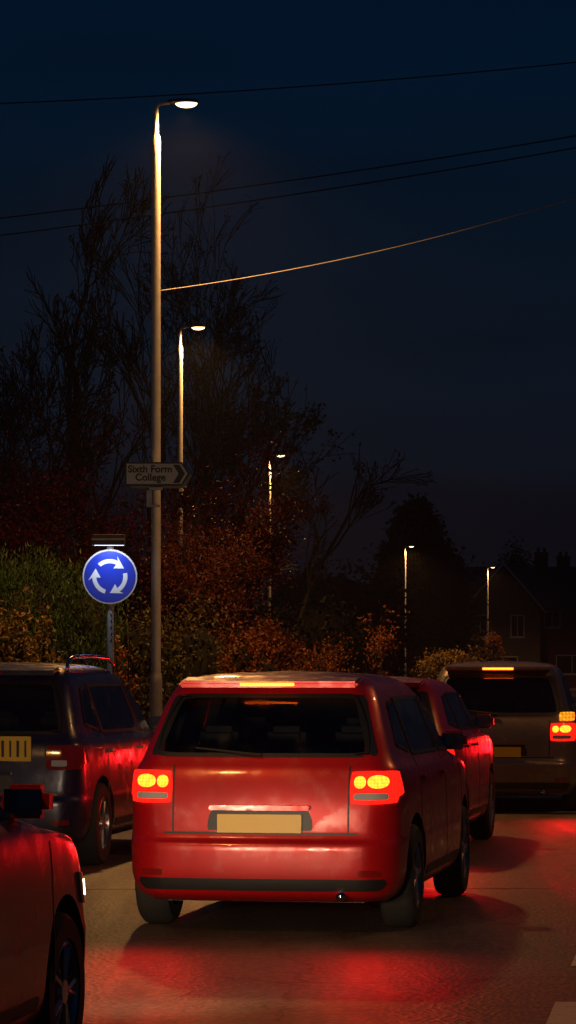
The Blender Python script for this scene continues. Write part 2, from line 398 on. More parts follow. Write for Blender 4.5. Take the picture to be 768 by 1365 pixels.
# ------------------------------------------------------------ roundabout sign
Y = 33.0; s_ = 4000/Y
XS = XY(147, Y); ZS = ZY(769, Y)
t = empty('roundabout_sign', (XS, Y, .1), 0, label='round blue mini roundabout sign with three white arrows, lit by a lamp on its pole', cat='road sign')
ZS -= .1
m = MB(); m.lathe([(.06, 0), (.06, .02), (.038, .025), (.038, ZS+.36)], Matrix.Identity(4), 16); m.build('pole', M['galv_wht'], t, auto=40)
Mx = Matrix.Translation((0, -.06, ZS)) @ Matrix.Rotation(R(90), 4, 'X')
m = MB(); m.lathe([(0, -.006), (.298, -.006), (.302, -.003), (.302, .003), (.298, .006), (0, .006)], Mx, 56); m.build('sign_rim', M['arrow'], t, auto=30)
m = MB(); m.lathe([(.282, .0065), (.282, .009), (0, .009)], Mx, 56); m.build('sign_disc', M['sign_blue'], t, auto=30)
m = MB()
for k in range(3):
    a0 = R(133-120*k); sweep = R(70); V = []; F = []; n = 14; r0, r1 = .148, .194; ym = .0125
    def P(r, a, y=ym): return (r*math.cos(a), -.06-y, ZS+r*math.sin(a))
    n0 = 0
    pts = [P(r1, a0-sweep*i/n) for i in range(n+1)]; pin = [P(r0, a0-sweep*i/n) for i in range(n+1)]
    ae = a0-sweep
    head = [P(.235, ae+R(3)), P(.180, ae-R(30)), P(.108, ae+R(-2))]
    for i in range(n):
        m.add([pts[i], pts[i+1], pin[i+1], pin[i]], [(0, 1, 2, 3)])
    rc = .171
    tip = P(.180, ae-R(33)); oA = P(.240, ae+R(7)); iA = P(.100, ae+R(3))
    m.add([oA, tip, iA, P(r0, ae), P(r1, ae)], [(0, 1, 4), (4, 1, 3), (3, 1, 2)])
m.build('arrows', M['arrow'], t)
m = MB(); m.tube([(0, 0, ZS+.33), (0, -.05, ZS+.345), (0, -.22, ZS+.37)], .018, 8); m.build('lamp_arm', M['galv'], t, smooth=True)
m = MB()
sec = [(-.10, .0), (-.11, .03), (-.085, .115), (.085, .125), (.11, .10), (.10, .0)]
m2 = [((a), b) for a, b in sec]
V = [(-.175, a-.26, ZS+.335+b) for a, b in sec]+[(.175, a-.26, ZS+.335+b) for a, b in sec]; n = len(sec)
m.add(V, [tuple(range(n))[::-1], tuple(range(n, 2*n))]+[(i, (i+1) % n, (i+1) % n+n, i+n) for i in range(n-1)])
m.build('lamp_housing', M['grille'], t, auto=30)
m = MB(); m.box((0, -.26, ZS+.345), (.32, .17, .012)); m.build('lamp_diffuser', pmat('sign_lamp_diffuser', (.7, .75, .8), .4, emis=(.62, .75, 1), es=5), t)
m = MB(); m.box((-.0, -.374, ZS+.40), (.36, .008, .016)); m.build('housing_lip', M['galv'], t)
d = bpy.data.lights.new('sign_light', 'AREA'); d.shape = 'RECTANGLE'; d.size = .3; d.size_y = .1; d.energy = 3.4; d.color = (.70, .80, 1); d.spread = R(150)
o = bpy.data.objects.new('sign_light', d); C.objects.link(o); o.parent = t; o.location = (0, -.30, ZS+.335); o.rotation_euler = (R(22), 0, 0)
m = MB()
for i in range(5):      # remains of a sticker on the pole
    m.box((.012+.004*(i % 2), -.0385, ZS-.42-.07*i), (.016, .003, .035), tilt=Matrix.Rotation(.2*(i-2), 4, 'Y'))
tag(m.build('sticker_remains', M['black'], t), kind='stuff')

# ------------------------------------------------------------ vegetation
def inside(env, p):        # crown limits: ellipsoids (centre, radii) in the tree's own space, with an uneven edge
    k = 1+.42*noise.noise(p*.7)
    return min(sum(((p[i]-c[i])/(r[i]*k))**2 for i in range(3)) for c, r in env)
def grow(rng, pos, d, length, rad, depth, out, bias=(0, 0, .0), split=(2, 3), wig=.22, ratio=.72, ang=(20, 42), seg=5, env=None):
    pts = [Vector(pos)]; rr = [rad]; d = Vector(d).normalized(); b = Vector(bias)
    kids = []
    for i in range(seg):
        d = (d+Vector((rng.gauss(0, wig), rng.gauss(0, wig), rng.gauss(0, wig)))*.45+b*.12).normalized()
        q = pts[-1]+d*length/seg
        if env and i and depth < 5:
            fq = inside(env, q)
            if fq > 1 and fq > inside(env, pts[-1]): break
        pts.append(q); rr.append(rad*(1-.45*(i+1)/seg))
        if depth > 0 and i >= 1 and rng.random() < .55: kids.append((pts[-1].copy(), d.copy(), rr[-1]))
    out.append((pts, rr, depth))
    if depth <= 0: return
    ends = [(pts[-1], d, rr[-1])]*rng.randint(*split)
    for p, dd, r in ends+kids:
        ax = Vector((rng.gauss(0, 1), rng.gauss(0, 1), rng.gauss(0, 1))).cross(dd)
        if ax.length < .01: ax = dd.orthogonal()
        nd = Matrix.Rotation(R(rng.uniform(*ang)), 3, ax.normalized()) @ dd
        grow(rng, p, nd, length*ratio*rng.uniform(.75, 1.15), r*rng.uniform(.5, .75), depth-1, out, bias, split, wig, ratio, ang, seg, env)
def leaf_faces(rng, V, F, p, size, up=0, aspect=.55):
    a = Vector((rng.gauss(0, 1), rng.gauss(0, 1), rng.gauss(0, 1)+up)).normalized()
    b = a.cross(Vector((rng.gauss(0, 1), rng.gauss(0, 1), rng.gauss(0, 1)))).normalized(); c = a.cross(b)*.18
    l = size*rng.uniform(.6, 1.3); w = l*aspect*.5; n = len(V)
    V += [p, p+a*l*.45+b*w+c*l, p+a*l, p+a*l*.45-b*w+c*l]
    F += [(n, n+1, n+2), (n, n+2, n+3)]
def tree(name, loc, label, cat, rng_seed, stems, depth, leafmat, nleaf, lsize, bias, group=None, minrad=.004, leafdepth=1, spread=.12, up=0, ratio=.72, ang=(20, 42), crown='crown', wig=.22, env=None):
    rng = random.Random(rng_seed)
    t = empty(name, loc, 0, label=label, cat=cat, group=group); outp = []
    for (dx, dy, dirv, ln, rad) in stems: grow(rng, (dx, dy, -.1), dirv, ln, rad, depth, outp, bias, ratio=ratio, ang=ang, wig=wig, env=env)
    tr = MB(); br = MB()
    for pts, rr, dp in outp:
        n = 8 if dp >= depth-1 else (5 if dp >= 2 else 3)
        (tr if dp == depth else br).tube(pts, [max(r, minrad) for r in rr], n, cap=dp > 1)
    tr.build('trunk', M['bark'], t, smooth=True); br.build('branches', M['bark'], t, smooth=True)
    if nleaf:
        tips = [p for pts, rr, dp in outp if dp <= leafdepth for p in pts[1:]]
        w_ = [max(.02, noise.noise(p*2.6+Vector((rng_seed, 0, 0)))+.25+.45*noise.noise(p*.9))**1.6 for p in tips]; picks = rng.choices(tips, w_, k=nleaf)
        V = []; F = []
        for i in range(nleaf):
            p = picks[i]+Vector((rng.gauss(0, spread), rng.gauss(0, spread), rng.gauss(0, spread)))
            leaf_faces(rng, V, F, p, lsize, up)
        mesh(crown, V, F, leafmat, t)
    return t
g_bare = 'bare trees behind the street lamps'
def P_(x, y, Y, x0):      # metres sideways and up, seen from the tree's foot
    return (x-x0)/4000*Y, 1.65-(y-885)/4000*Y
def env_(Y, x0, *els):    # crown ellipsoids given by their centre and half sizes
    out = []
    for cx, cy, rx, ry in els:
        a, b = P_(cx, cy, Y, x0); out.append(((a, 0, b), (rx*Y/4000, max(rx, 60)*.8*Y/4000, ry*Y/4000)))
    return out
tree('bare_tree', (XY(165, 88), 88, 0), 'tall bare tree with upright twigs reaching above the others, behind the tallest lamp', 'tree', 11,
     [(0, 0, (-.03, 0, 1), 8.6, .23), (.4, .4, (.10, 0, 1), 7.0, .18), (-.6, 0, (-.16, .1, 1), 5.4, .15), (1.0, .3, (.2, 0, 1), 4.6, .12), (-1.2, .3, (-.24, 0, 1), 5.2, .12), (.2, -.4, (-.04, -.1, 1), 8.0, .15)], 5, M['l_dark'], 500, .10, (.02, 0, .25), g_bare, minrad=.016, ratio=.66, ang=(12, 30), env=env_(88, 165, (165, 520, 90, 250), (172, 310, 56, 150)))
tree('bare_tree', (XY(245, 112), 112, 0), 'bare tree with limbs fanning out to the right above the second street lamp', 'tree', 29,
     [(0, 0, (.18, 0, 1), 7.4, .23), (.3, .3, (.30, 0, 1), 7.2, .2), (0, -.2, (.04, .1, 1), 7.4, .17), (.5, .2, (.42, 0, 1), 7.4, .17), (-.5, .3, (.1, .1, 1), 7.6, .17), (.8, -.4, (.30, -.1, 1), 7.4, .17)], 5, M['l_dark'], 3600, .12, (.20, 0, .16), g_bare, minrad=.015, ratio=.68, ang=(12, 30), env=env_(112, 245, (260, 500, 110, 235), (310, 320, 66, 120), (350, 380, 50, 120)))
tree('bare_tree', (XY(55, 86), 86, 0), 'lower bare twiggy tree at the far left edge', 'tree', 37,
     [(0, 0, (-.1, 0, 1), 5.0, .18), (.7, 0, (.1, 0, 1), 5.0, .17), (-1.1, 0, (-.15, 0, 1), 4.6, .15)], 5, M['l_dark'], 800, .10, (0, 0, .2), g_bare, minrad=.015, ratio=.66, ang=(14, 34), env=env_(86, 55, (50, 560, 110, 190)))
tree('leaning_tree', (XY(350, 100), 100, 0), 'dark sparse tree leaning right out of the red foliage with drooping branches', 'tree', 43,
     [(0, 0, (.30, 0, 1), 4.2, .15), (-.6, .3, (-.05, 0, 1), 4.5, .16)], 4, M['l_dark'], 3200, .15, (.22, 0, .03), minrad=.012, ratio=.72, ang=(12, 34), env=env_(100, 350, (345, 600, 50, 110), (410, 590, 68, 50), (370, 740, 60, 140)))

g_aut = 'red and orange autumn trees beside the road'
tree('autumn_tree', (XY(300, 41), 41, .1), 'orange lit autumn tree between the second and third street lamps', 'tree', 51,
     [(0, 0, (.05, 0, 1), 1.3, .05), (-.4, .2, (-.2, 0, 1), 1.2, .045), (.35, .1, (.25, 0, 1), 1.1, .04)], 4, M['l_rust'], 26000, .052, (0, 0, .05), g_aut, ratio=.74, ang=(20, 48), spread=.10, env=env_(41, 300, (310, 765, 100, 115), (290, 690, 55, 60)))
tree('autumn_tree', (XY(330, 50), 50, .1), 'tall dark red autumn tree behind the orange one, below the third lamp', 'tree', 61,
     [(0, 0, (.0, 0, 1), 2.3, .08), (-.5, .2, (-.15, 0, 1), 2.1, .07), (.4, .1, (.12, 0, 1), 1.8, .06)], 4, M['l_red'], 24000, .070, (0, 0, .08), g_aut, ratio=.70, ang=(20, 46), spread=.13, env=env_(50, 330, (315, 720, 80, 140), (300, 610, 42, 95), (385, 710, 26, 48)))
tree('autumn_tree', (XY(130, 44), 44, .1), 'very dark tree with sparse deep red leaves above the round blue sign', 'tree', 71,
     [(0, 0, (.0, 0, 1), 2.0, .08), (-.7, .2, (-.15, 0, 1), 1.9, .07), (.5, .1, (.12, 0, 1), 1.8, .06)], 4, M['l_deep'], 15000, .06, (0, 0, .1), g_aut, ratio=.72, ang=(20, 46), spread=.16, env=env_(44, 130, (140, 700, 130, 170)))
tree('autumn_tree', (XY(10, 46), 46, .1), 'very dark red-leaved tree at the left edge above the hedge', 'tree', 72,
     [(0, 0, (.0, 0, 1), 2.0, .08), (-.7, .2, (-.15, 0, 1), 1.8, .07)], 4, M['l_deep'], 9000, .06, (0, 0, .1), g_aut, ratio=.72, ang=(20, 46), spread=.16, env=env_(46, 10, (0, 700, 120, 165)))
tree('small_autumn_tree', (XY(440, 60), 60, .1), 'small orange-leaved tree to the right of the autumn trees', 'tree', 81,
     [(0, 0, (.12, 0, 1), .95, .04), (-.2, 0, (-.2, 0, 1), .9, .035)], 3, M['l_orange'], 1500, .075, (0, 0, .08), ratio=.72, ang=(20, 46), spread=.1)
tree('small_autumn_tree', (XY(520, 95), 95, .1), 'little orange-leaved tree left of the fourth street lamp', 'tree', 83,
     [(0, 0, (.0, 0, 1), 1.5, .05), (-.4, 0, (-.2, 0, 1), 1.3, .045)], 3, M['l_orange'], 600, .12, (0, 0, .08), ratio=.72, ang=(20, 46), spread=.14, env=env_(95, 520, (512, 810, 26, 60)))

def mass(name, loc, size, label, cat, seed, mat, n, lsize, group=None, up=0, lumps=7, core=.72, shape='round', aspect=.55, crown='crown'):
    # shrub or dense crown: uneven cloud of leaves round a dark twiggy core, on short stems
    rng = random.Random(seed); t = empty(name, loc, 0, label=label, cat=cat, group=group)
    sx, sy, sz = size; L = []
    for i in range(lumps):
        if shape == 'cone': h = rng.uniform(.12, .98); r = (1-h)*.8+.1; c = Vector((rng.uniform(-1, 1)*sx*r*.55, rng.uniform(-1, 1)*sy*r*.55, sz*h)); q = (.32*r+.09)
        elif shape == 'hedge': c = Vector(((2*(i % 12)/11-1)*sx*.9, rng.uniform(-1, 1)*sy*.5, sz*(.22+.2*(i//12)+rng.uniform(-.04, .05)))); q = .13
        else: c = Vector((rng.uniform(-1, 1)*sx*.6, rng.uniform(-1, 1)*sy*.6, sz*rng.uniform(.3, .78))); q = rng.uniform(.22, .42)
        L.append((c, Vector((sx*2*q, sy*2*q, sz*q*1.05)) if shape != 'hedge' else Vector((.45, sy*.8, sz*.26))))
    m = MB()
    for c, r in L:
        m.tube([(c.x*.25, c.y*.25, -.15), (c.x*.6, c.y*.6, c.z*.5), (c.x, c.y, c.z)], [.03, .022, .008], 5)
        for k in range(5):
            e = c+Vector((rng.gauss(0, .5)*r.x, rng.gauss(0, .5)*r.y, rng.gauss(0, .5)*r.z)); m.tube([c*.8, (c+e)/2, e], [.014, .009, .004], 3)
    m.build('trunk', M['bark'], t, smooth=True)
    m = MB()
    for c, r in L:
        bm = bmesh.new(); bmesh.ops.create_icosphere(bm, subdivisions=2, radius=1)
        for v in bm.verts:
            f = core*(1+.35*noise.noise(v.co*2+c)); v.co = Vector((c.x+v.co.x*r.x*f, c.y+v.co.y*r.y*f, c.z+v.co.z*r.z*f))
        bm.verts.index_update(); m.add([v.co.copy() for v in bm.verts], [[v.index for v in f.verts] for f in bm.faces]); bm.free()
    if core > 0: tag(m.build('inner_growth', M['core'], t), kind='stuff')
    V = []; F = []
    for i in range(n):
        c, r = rng.choice(L); u = Vector((rng.gauss(0, 1), rng.gauss(0, 1), rng.gauss(0, 1))).normalized()
        k = rng.uniform(.62, 1.08)*(1+.3*noise.noise(u*2.3+c))
        p = Vector((c.x+u.x*r.x*k, c.y+u.y*r.y*k, c.z+u.z*r.z*k))
        if p.z < .02: p.z = rng.uniform(.02, .2)
        leaf_faces(rng, V, F, p, lsize, up, aspect)
    mesh(crown, V, F, mat, t)
    return t
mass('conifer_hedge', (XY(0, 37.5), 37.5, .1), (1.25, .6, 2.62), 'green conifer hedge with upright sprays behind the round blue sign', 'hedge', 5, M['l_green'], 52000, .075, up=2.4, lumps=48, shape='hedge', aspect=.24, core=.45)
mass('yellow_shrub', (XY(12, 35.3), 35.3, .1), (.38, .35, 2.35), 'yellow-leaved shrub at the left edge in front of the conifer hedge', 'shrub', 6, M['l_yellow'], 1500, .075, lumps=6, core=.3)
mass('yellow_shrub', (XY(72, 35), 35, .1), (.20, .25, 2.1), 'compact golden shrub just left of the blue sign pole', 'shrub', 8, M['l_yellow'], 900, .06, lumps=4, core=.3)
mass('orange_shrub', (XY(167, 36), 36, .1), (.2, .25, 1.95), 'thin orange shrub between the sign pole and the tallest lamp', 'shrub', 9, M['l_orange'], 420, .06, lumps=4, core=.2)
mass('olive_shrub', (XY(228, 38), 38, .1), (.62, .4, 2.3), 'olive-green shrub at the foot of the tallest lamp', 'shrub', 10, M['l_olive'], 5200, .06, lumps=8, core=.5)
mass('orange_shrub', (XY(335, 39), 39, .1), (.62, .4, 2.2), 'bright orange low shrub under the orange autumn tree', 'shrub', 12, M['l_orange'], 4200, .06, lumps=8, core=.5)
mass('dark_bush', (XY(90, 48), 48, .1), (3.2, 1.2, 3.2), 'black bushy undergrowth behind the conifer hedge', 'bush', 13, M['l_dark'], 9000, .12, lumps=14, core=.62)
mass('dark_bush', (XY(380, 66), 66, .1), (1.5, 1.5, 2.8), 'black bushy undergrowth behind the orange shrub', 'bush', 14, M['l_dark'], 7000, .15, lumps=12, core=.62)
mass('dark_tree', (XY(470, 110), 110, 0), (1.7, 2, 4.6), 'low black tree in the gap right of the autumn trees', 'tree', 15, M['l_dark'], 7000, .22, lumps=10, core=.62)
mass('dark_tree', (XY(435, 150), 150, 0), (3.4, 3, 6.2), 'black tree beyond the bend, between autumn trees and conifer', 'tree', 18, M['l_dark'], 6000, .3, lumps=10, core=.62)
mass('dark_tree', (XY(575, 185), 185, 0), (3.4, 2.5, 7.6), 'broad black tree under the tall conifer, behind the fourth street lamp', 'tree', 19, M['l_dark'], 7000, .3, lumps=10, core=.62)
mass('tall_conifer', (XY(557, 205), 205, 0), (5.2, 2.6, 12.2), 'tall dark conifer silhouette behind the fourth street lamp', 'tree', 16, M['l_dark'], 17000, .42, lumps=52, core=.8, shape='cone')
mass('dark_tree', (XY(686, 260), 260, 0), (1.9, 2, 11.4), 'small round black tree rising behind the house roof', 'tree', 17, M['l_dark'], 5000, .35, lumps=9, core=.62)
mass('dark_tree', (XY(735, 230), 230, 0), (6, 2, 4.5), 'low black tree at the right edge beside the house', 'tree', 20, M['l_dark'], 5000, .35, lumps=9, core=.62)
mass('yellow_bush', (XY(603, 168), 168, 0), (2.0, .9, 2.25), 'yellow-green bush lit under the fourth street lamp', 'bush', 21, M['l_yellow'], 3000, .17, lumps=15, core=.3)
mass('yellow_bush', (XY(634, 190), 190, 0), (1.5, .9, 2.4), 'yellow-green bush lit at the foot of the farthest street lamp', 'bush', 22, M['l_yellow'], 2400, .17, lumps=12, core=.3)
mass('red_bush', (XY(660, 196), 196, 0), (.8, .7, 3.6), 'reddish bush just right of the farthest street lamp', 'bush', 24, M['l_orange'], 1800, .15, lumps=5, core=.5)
# grass blades on the verge by the lamp: ground cover
rng = random.Random(3); V = []; F = []
for i in range(9000):
    y = rng.uniform(29.5, 44); x = interp(kerbL, y)-1.95-rng.random()*5; h = rng.uniform(.04, .12); a = rng.uniform(0, 3.1)
    n = len(V); V += [(x, y, .1), (x+.02*math.cos(a), y+.02*math.sin(a), .1), (x+rng.gauss(0, .03), y+rng.gauss(0, .03), .1+h)]; F.append((n, n+1, n+2))
tag(mesh('grass', V, F, M['l_olive']), 'short rough grass on the verge round the lamp column', 'grass', kind='stuff')

# ------------------------------------------------------------ houses
def house(loc, rz, W, D, eave, ridge, label, gable=None, chim=(), wins=(), bayroof=False):
    t = empty('house', loc, rz, label=label, cat='house', group='dark houses beyond the roundabout')
    m = MB(); m.box((0, D/2, eave/2), (W, D, eave))
    m.prism([(-W/2, eave), (W/2, eave), (W/2, eave+.01), (-W/2, eave+.01)], 0, D)
    # end gables (ridge runs along x)
    for sx in (-1, 1):
        x = sx*(W/2-.15); V = []
        for xx in (x-.14, x+.14): V += [(xx, 0, eave), (xx, D, eave), (xx, D/2, ridge)]
        m.add(V, [(0, 1, 2), (5, 4, 3), (0, 2, 5, 3), (1, 4, 5, 2)])
    m.build('wall', M['brick'], t)
    m = MB(); o_ = .35
    k = (ridge-eave)/(D/2)
    for y0, y1 in ((-o_, D/2), (D+o_, D/2)):
        z0 = eave-k*o_; V = [(-W/2-o_, y0, z0), (W/2+o_, y0, z0), (W/2+o_, y1, ridge), (-W/2-o_, y1, ridge)]
        V += [(a, b, c+.14) for a, b, c in V]
        m.add(V, [(0, 1, 2, 3), (7, 6, 5, 4), (0, 4, 5, 1), (1, 5, 6, 2), (2, 6, 7, 3), (3, 7, 4, 0)])
    rf = m.build('roof', M['tile'], t)
    for cx, cz in chim:
        m = MB(); m.box((cx, D/2, cz-.9), (.9, .7, 1.8), bev=.02); m.box((cx, D/2, cz), (1.02, .82, .15))
        for q in (-.22, .22): m.lathe([(.12, .05), (.10, .42)], Matrix.Translation((cx+q, D/2, cz)), 10)
        m.build('chimney', M['brick'], rf)
    if gable:
        gx, gw, gz, gd = gable      # projecting front gable
        m = MB(); hw = gw/2
        m.prism([(gx-hw, 0), (gx+hw, 0), (gx+hw, eave-.1), (gx, gz-.15), (gx-hw, eave-.1)], -gd, D/2*.8); m.build('gable_wall', M['render'], t)
        m = MB(); s = (gz-eave)/hw
        for sg in (-1, 1):
            a = (gx+sg*(hw+.4), eave-s*.4); b = (gx, gz)
            V = [(a[0], -gd-.35, a[1]), (b[0], -gd-.35, b[1]), (b[0], D/2, b[1]), (a[0], D/2, a[1])]; V += [(x, y, z+.14) for x, y, z in V]
            m.add(V, [(0, 1, 2, 3), (7, 6, 5, 4), (0, 4, 5, 1), (1, 5, 6, 2), (2, 6, 7, 3), (3, 7, 4, 0)])
        m.build('gable_roof', M['tile'], t)
        m = MB()
        for sg in (-1, 1):
            a = (gx+sg*(hw+.42), eave-s*.42); b = (gx, gz)
            V = []
            for y in (-gd-.39, -gd-.355):
                V += [(a[0], y, a[1]-.02), (b[0], y, b[1]-.02), (b[0], y, b[1]+.17), (a[0], y, a[1]+.17)]
            m.add(V, [(0, 1, 2, 3), (7, 6, 5, 4), (0, 4, 5, 1), (1, 5, 6, 2), (2, 6, 7, 3), (3, 7, 4, 0)])
        m.build('bargeboard', M['white'], t)
    for wx, wz, ww, wh, yy in wins:
        m = MB()
        for a, b, c, d in ((wx, wz+wh/2, ww, .08), (wx, wz-wh/2, ww, .08), (wx-ww/2, wz, .08, wh), (wx+ww/2, wz, .08, wh), (wx, wz, .06, wh)):
            m.box((a, yy-.03, b), (c, .08, d))
        f = m.build('window', M['white'], t)
        m = MB(); m.box((wx, yy-.012, wz), (ww-.05, .02, wh-.05)); m.build('pane', M['hglass'], f)
        m = MB(); m.box((wx, yy-.07, wz-wh/2-.07), (ww+.2, .14, .06)); m.build('sill', M['white'], f)
    return t
Yh = 212; sh = 4000/Yh
house((XY(740, Yh), Yh, 0), 0, 13, 8, 5.6, 8.5, 'brick house with white gable boards and chimneys behind the farthest street lamp',
      gable=((668-740)/sh, 5.2, 8.6, 2.0), chim=((-12/sh, 9.6), (18/sh, 9.3)),
      wins=((-72/sh-1.6, 4.3, .9, 1.5, -2), (-72/sh+1.0, 4.3, .9, 1.5, -2), (-72/sh, 1.5, 2.0, 1.3, -2), (-.2, 5.0-.2, 1.1, 1.1, 0), (2.4, 4.8, 1.1, 1.1, 0), (1.2, 1.6, 2.2, 1.3, 0)))
house((XY(600, 235), 235, 0), R(4), 11, 8, 4.4, 7.0, 'low dark house hidden left of the gabled one, under the conifer',
      gable=(-1.5, 4.4, 6.9, 1.2), chim=((3, 8.0),), wins=((-2.3, 3.0, .8, 1.2, -1.2), (-.6, 3.0, .8, 1.2, -1.2), (2.4, 3.0, 1.2, 1.2, 0)))
mb = MB()
for i in range(30): mb.box((18+i*.9, 178+.2*i, .9), (.86, .04, 1.8), bev=.01)
fo = mb.build('fence_boards', pmat('fence_timber', (.10, .065, .04), .85, var=.3, bump=.3)); ft = empty('garden_fence', (0, 0, 0), 0, label='timber garden fence in front of the gabled house at the right edge', cat='fence'); fo.parent = ft
mb = MB(); mb.tube([(-.5+18, 178.05, .4), (45, 183.95, .4)], .04, 4); mb.tube([(-.5+18, 178.05, 1.4), (45, 183.95, 1.4)], .04, 4); mb.build('rail', M['bark'], ft)

# ------------------------------------------------------------ overhead wires
def wire(p0, p1, r, mat, label, sag=.3, ext=2.2):
    a = Vector((XY(p0[0], p0[2]), p0[2], ZY(p0[1], p0[2]))); b = Vector((XY(p1[0], p1[2]), p1[2], ZY(p1[1], p1[2])))
    d = b-a; pts = []
    for i in range(61):
        k = -ext+(1+2*ext)*i/60
        pts.append(a+d*k+Vector((0, 0, sag*((k-.5)**2-.25))))
    m = MB(); m.tube(pts, r, 6); o = m.build('overhead_wire', mat, smooth=True)
    tag(o, label, 'wire', 'overhead wires crossing the road')
wire((0, 138, 55), (768, 83, 57), .012, M['wire'], 'topmost thin black wire, passing beside the head of the tallest lamp', .35)
wire((0, 291, 58), (768, 181, 60), .013, M['wire'], 'upper of the two close black wires crossing the bare tree', .3)
wire((0, 314, 58.5), (768, 197, 60.5), .013, M['wire'], 'lower of the two close black wires crossing the bare tree', .3)
wire((210, 388, 34.5), (768, 263, 34.6), .006, M['wire2'], 'lamplit golden wire rising to the right from the tallest lamp column', .45, ext=.0)

# ------------------------------------------------------------ cars
def pchip(ys):
    n = len(ys); d = [ys[i+1]-ys[i] for i in range(n-1)]; m = [0]*n
    m[0] = d[0]; m[-1] = d[-1]
    for i in range(1, n-1): m[i] = 0 if d[i-1]*d[i] <= 0 else 2*d[i-1]*d[i]/(d[i-1]+d[i])
    def f(t):
        i = max(0, min(n-2, int(t))); u = t-i
        return (2*u**3-3*u**2+1)*ys[i]+(u**3-2*u**2+u)*m[i]+(-2*u**3+3*u**2)*ys[i+1]+(u**3-u**2)*m[i+1]
    return f
class Shape:
    def __init__(s, rows, L):
        s.rows = rows; s.L = L; s.n = len(rows); s.f = [pchip([r[k] for r in rows]) for k in range(6)]
    def at(s, t): return [f(t) for f in s.f]
    def t_of(s, z):
        a, b = 0, s.n-1
        for _ in range(40):
            m = (a+b)/2
            if s.f[0](m) < z: a = m
            else: b = m
        return (a+b)/2
    def warp(s, x, y, z):
        k = (2*x/s.L-1); return Vector((x, y*(1-.055*k**4-.02*k*k), z))
    def rear_x(s, y, z, t=None):
        _, xr, xf, w, rr, rf = s.at(s.t_of(z) if t is None else t); y = min(abs(y), w-.0005)
        x = xr+.05*(y/w)**2
        if y > w-rr: q = (y-(w-rr))/rr; x += rr*(1-math.sqrt(max(0, 1-q*q)))
        return x
    def front_x(s, y, z, t=None):
        _, xr, xf, w, rr, rf = s.at(s.t_of(z) if t is None else t); y = min(abs(y), w-.0005)
        x = xf-.14*(y/w)**2
        if y > w-rf: q = (y-(w-rf))/rf; x -= rf*(1-math.sqrt(max(0, 1-q*q)))
        return x
    def side_y(s, x, z):
        z_, xr, xf, w, rr, rf = s.at(s.t_of(z))
        a = xr+.05; y = w
        if x < a+rr: q = min(1, (a+rr-x)/rr); y = w-rr*(1-math.sqrt(max(0, 1-q*q)))
        b = xf-.14
        if x > b-rf: q = min(1, (x-(b-rf))/rf); y = w-rf*(1-math.sqrt(max(0, 1-q*q)))
        return y
    def outline(s, t):
        z, xr, xf, w, rr, rf = s.at(t); P = []
        for i in range(9): P.append(((0 if i == 0 else (w-rr)*i/9), 'r'))
        for i in range(9):
            a = math.pi/2*i/8; P.append(((w-rr)+rr*math.sin(a), 'r'))
        half = [(s.rear_x(y, z, t), y) for y, _ in P]
        xa = half[-1][0]; fr = []
        for i in range(9):
            a = math.pi/2*(1-i/8); y = (w-rf)+rf*math.sin(a); fr.append((s.front_x(y, z, t), y))
        for i in range(9): y = (w-rf)*(8-i)/9; fr.append((s.front_x(y, z, t), y))
        xb = fr[0][0]
        side = [(xa+(xb-xa)*i/17, w) for i in range(1, 17)]
        h = half+side+fr
        full = h+[(x, -y) for x, y in h[::-1] if y > 1e-9]
        return [s.warp(x, y, z) for x, y in full]
    def cabin(s, xb, H):
        V = []; F = []; N = None
        zs = [.48, .62, .80, .95, 1.02, 1.06, 1.06+(H-1.06)*.3, 1.06+(H-1.06)*.6, 1.06+(H-1.06)*.80, 1.06+(H-1.06)*.90]
        for z in zs:
            _, xr, xf, w, rr, rf = s.at(s.t_of(z)); w -= .075; x0 = xr+.10; x1 = min(xf-.17, xb-.20); r = .09
            P = []
            for cx, cy, a0 in ((x0+r, w-r, 180), (x0+r, -w+r, 270-0), ):
                pass
            for cx, cy, a0 in ((x1-r, w-r, 0), (x0+r, w-r, 90), (x0+r, -w+r, 180), (x1-r, -w+r, 270)):
                for k in range(5): a = R(a0+90*k/4); P.append((cx+r*math.cos(a), cy+r*math.sin(a)))
            Q = []
            for (a, b), (c, d) in zip(P, P[1:]+P[:1]):
                n = max(1, int(math.hypot(c-a, d-b)/.25)); Q += [(a+(c-a)*i/n, b+(d-b)*i/n) for i in range(n)]
            if N is None: N = len(Q); U = Q
            if len(Q) != N: Q = [(x0+(x-U0)/(U1-U0)*(x1-x0), y/W0*w) for x, y in U]
            else: pass
            if z == zs[0]: U0 = x0; U1 = x1; W0 = w
            Q = [(x0+(x-U0)/(U1-U0)*(x1-x0), y/W0*w) for x, y in U]
            V += [s.warp(x, y, z) for x, y in Q]
        for i in range(len(zs)-1):
            for k in range(N):
                a = i*N+k; b = i*N+(k+1) % N; F.append((a, b, b+N, a+N))
        F.append(tuple(range(N))[::-1]); F.append(tuple(range((len(zs)-1)*N, len(zs)*N)))
        m = MB(); m.add(V, F); return m
    def body(s, name, mat, parent, arches, ar, cuts=()):
        ts = []; per = 4
        for i in range((s.n-1)*per+1): ts.append(i/per)
        V = []; F = []; N = None
        for t in ts:
            o = s.outline(t); N = len(o); V += o
        for i in range(len(ts)-1):
            for k in range(N):
                a = i*N+k; b = i*N+(k+1) % N; F.append((a, b, b+N, a+N))
        F.append(tuple(range(N))[::-1])
        top = s.at(s.n-1); c = len(V); V.append(Vector(((top[1]+top[2])/2, 0, top[0]+.012)))
        for k in range(N): F.append(((len(ts)-1)*N+k, (len(ts)-1)*N+(k+1) % N, c))
        o = mesh(name, V, F, mat, None, True)
        cut = MB()
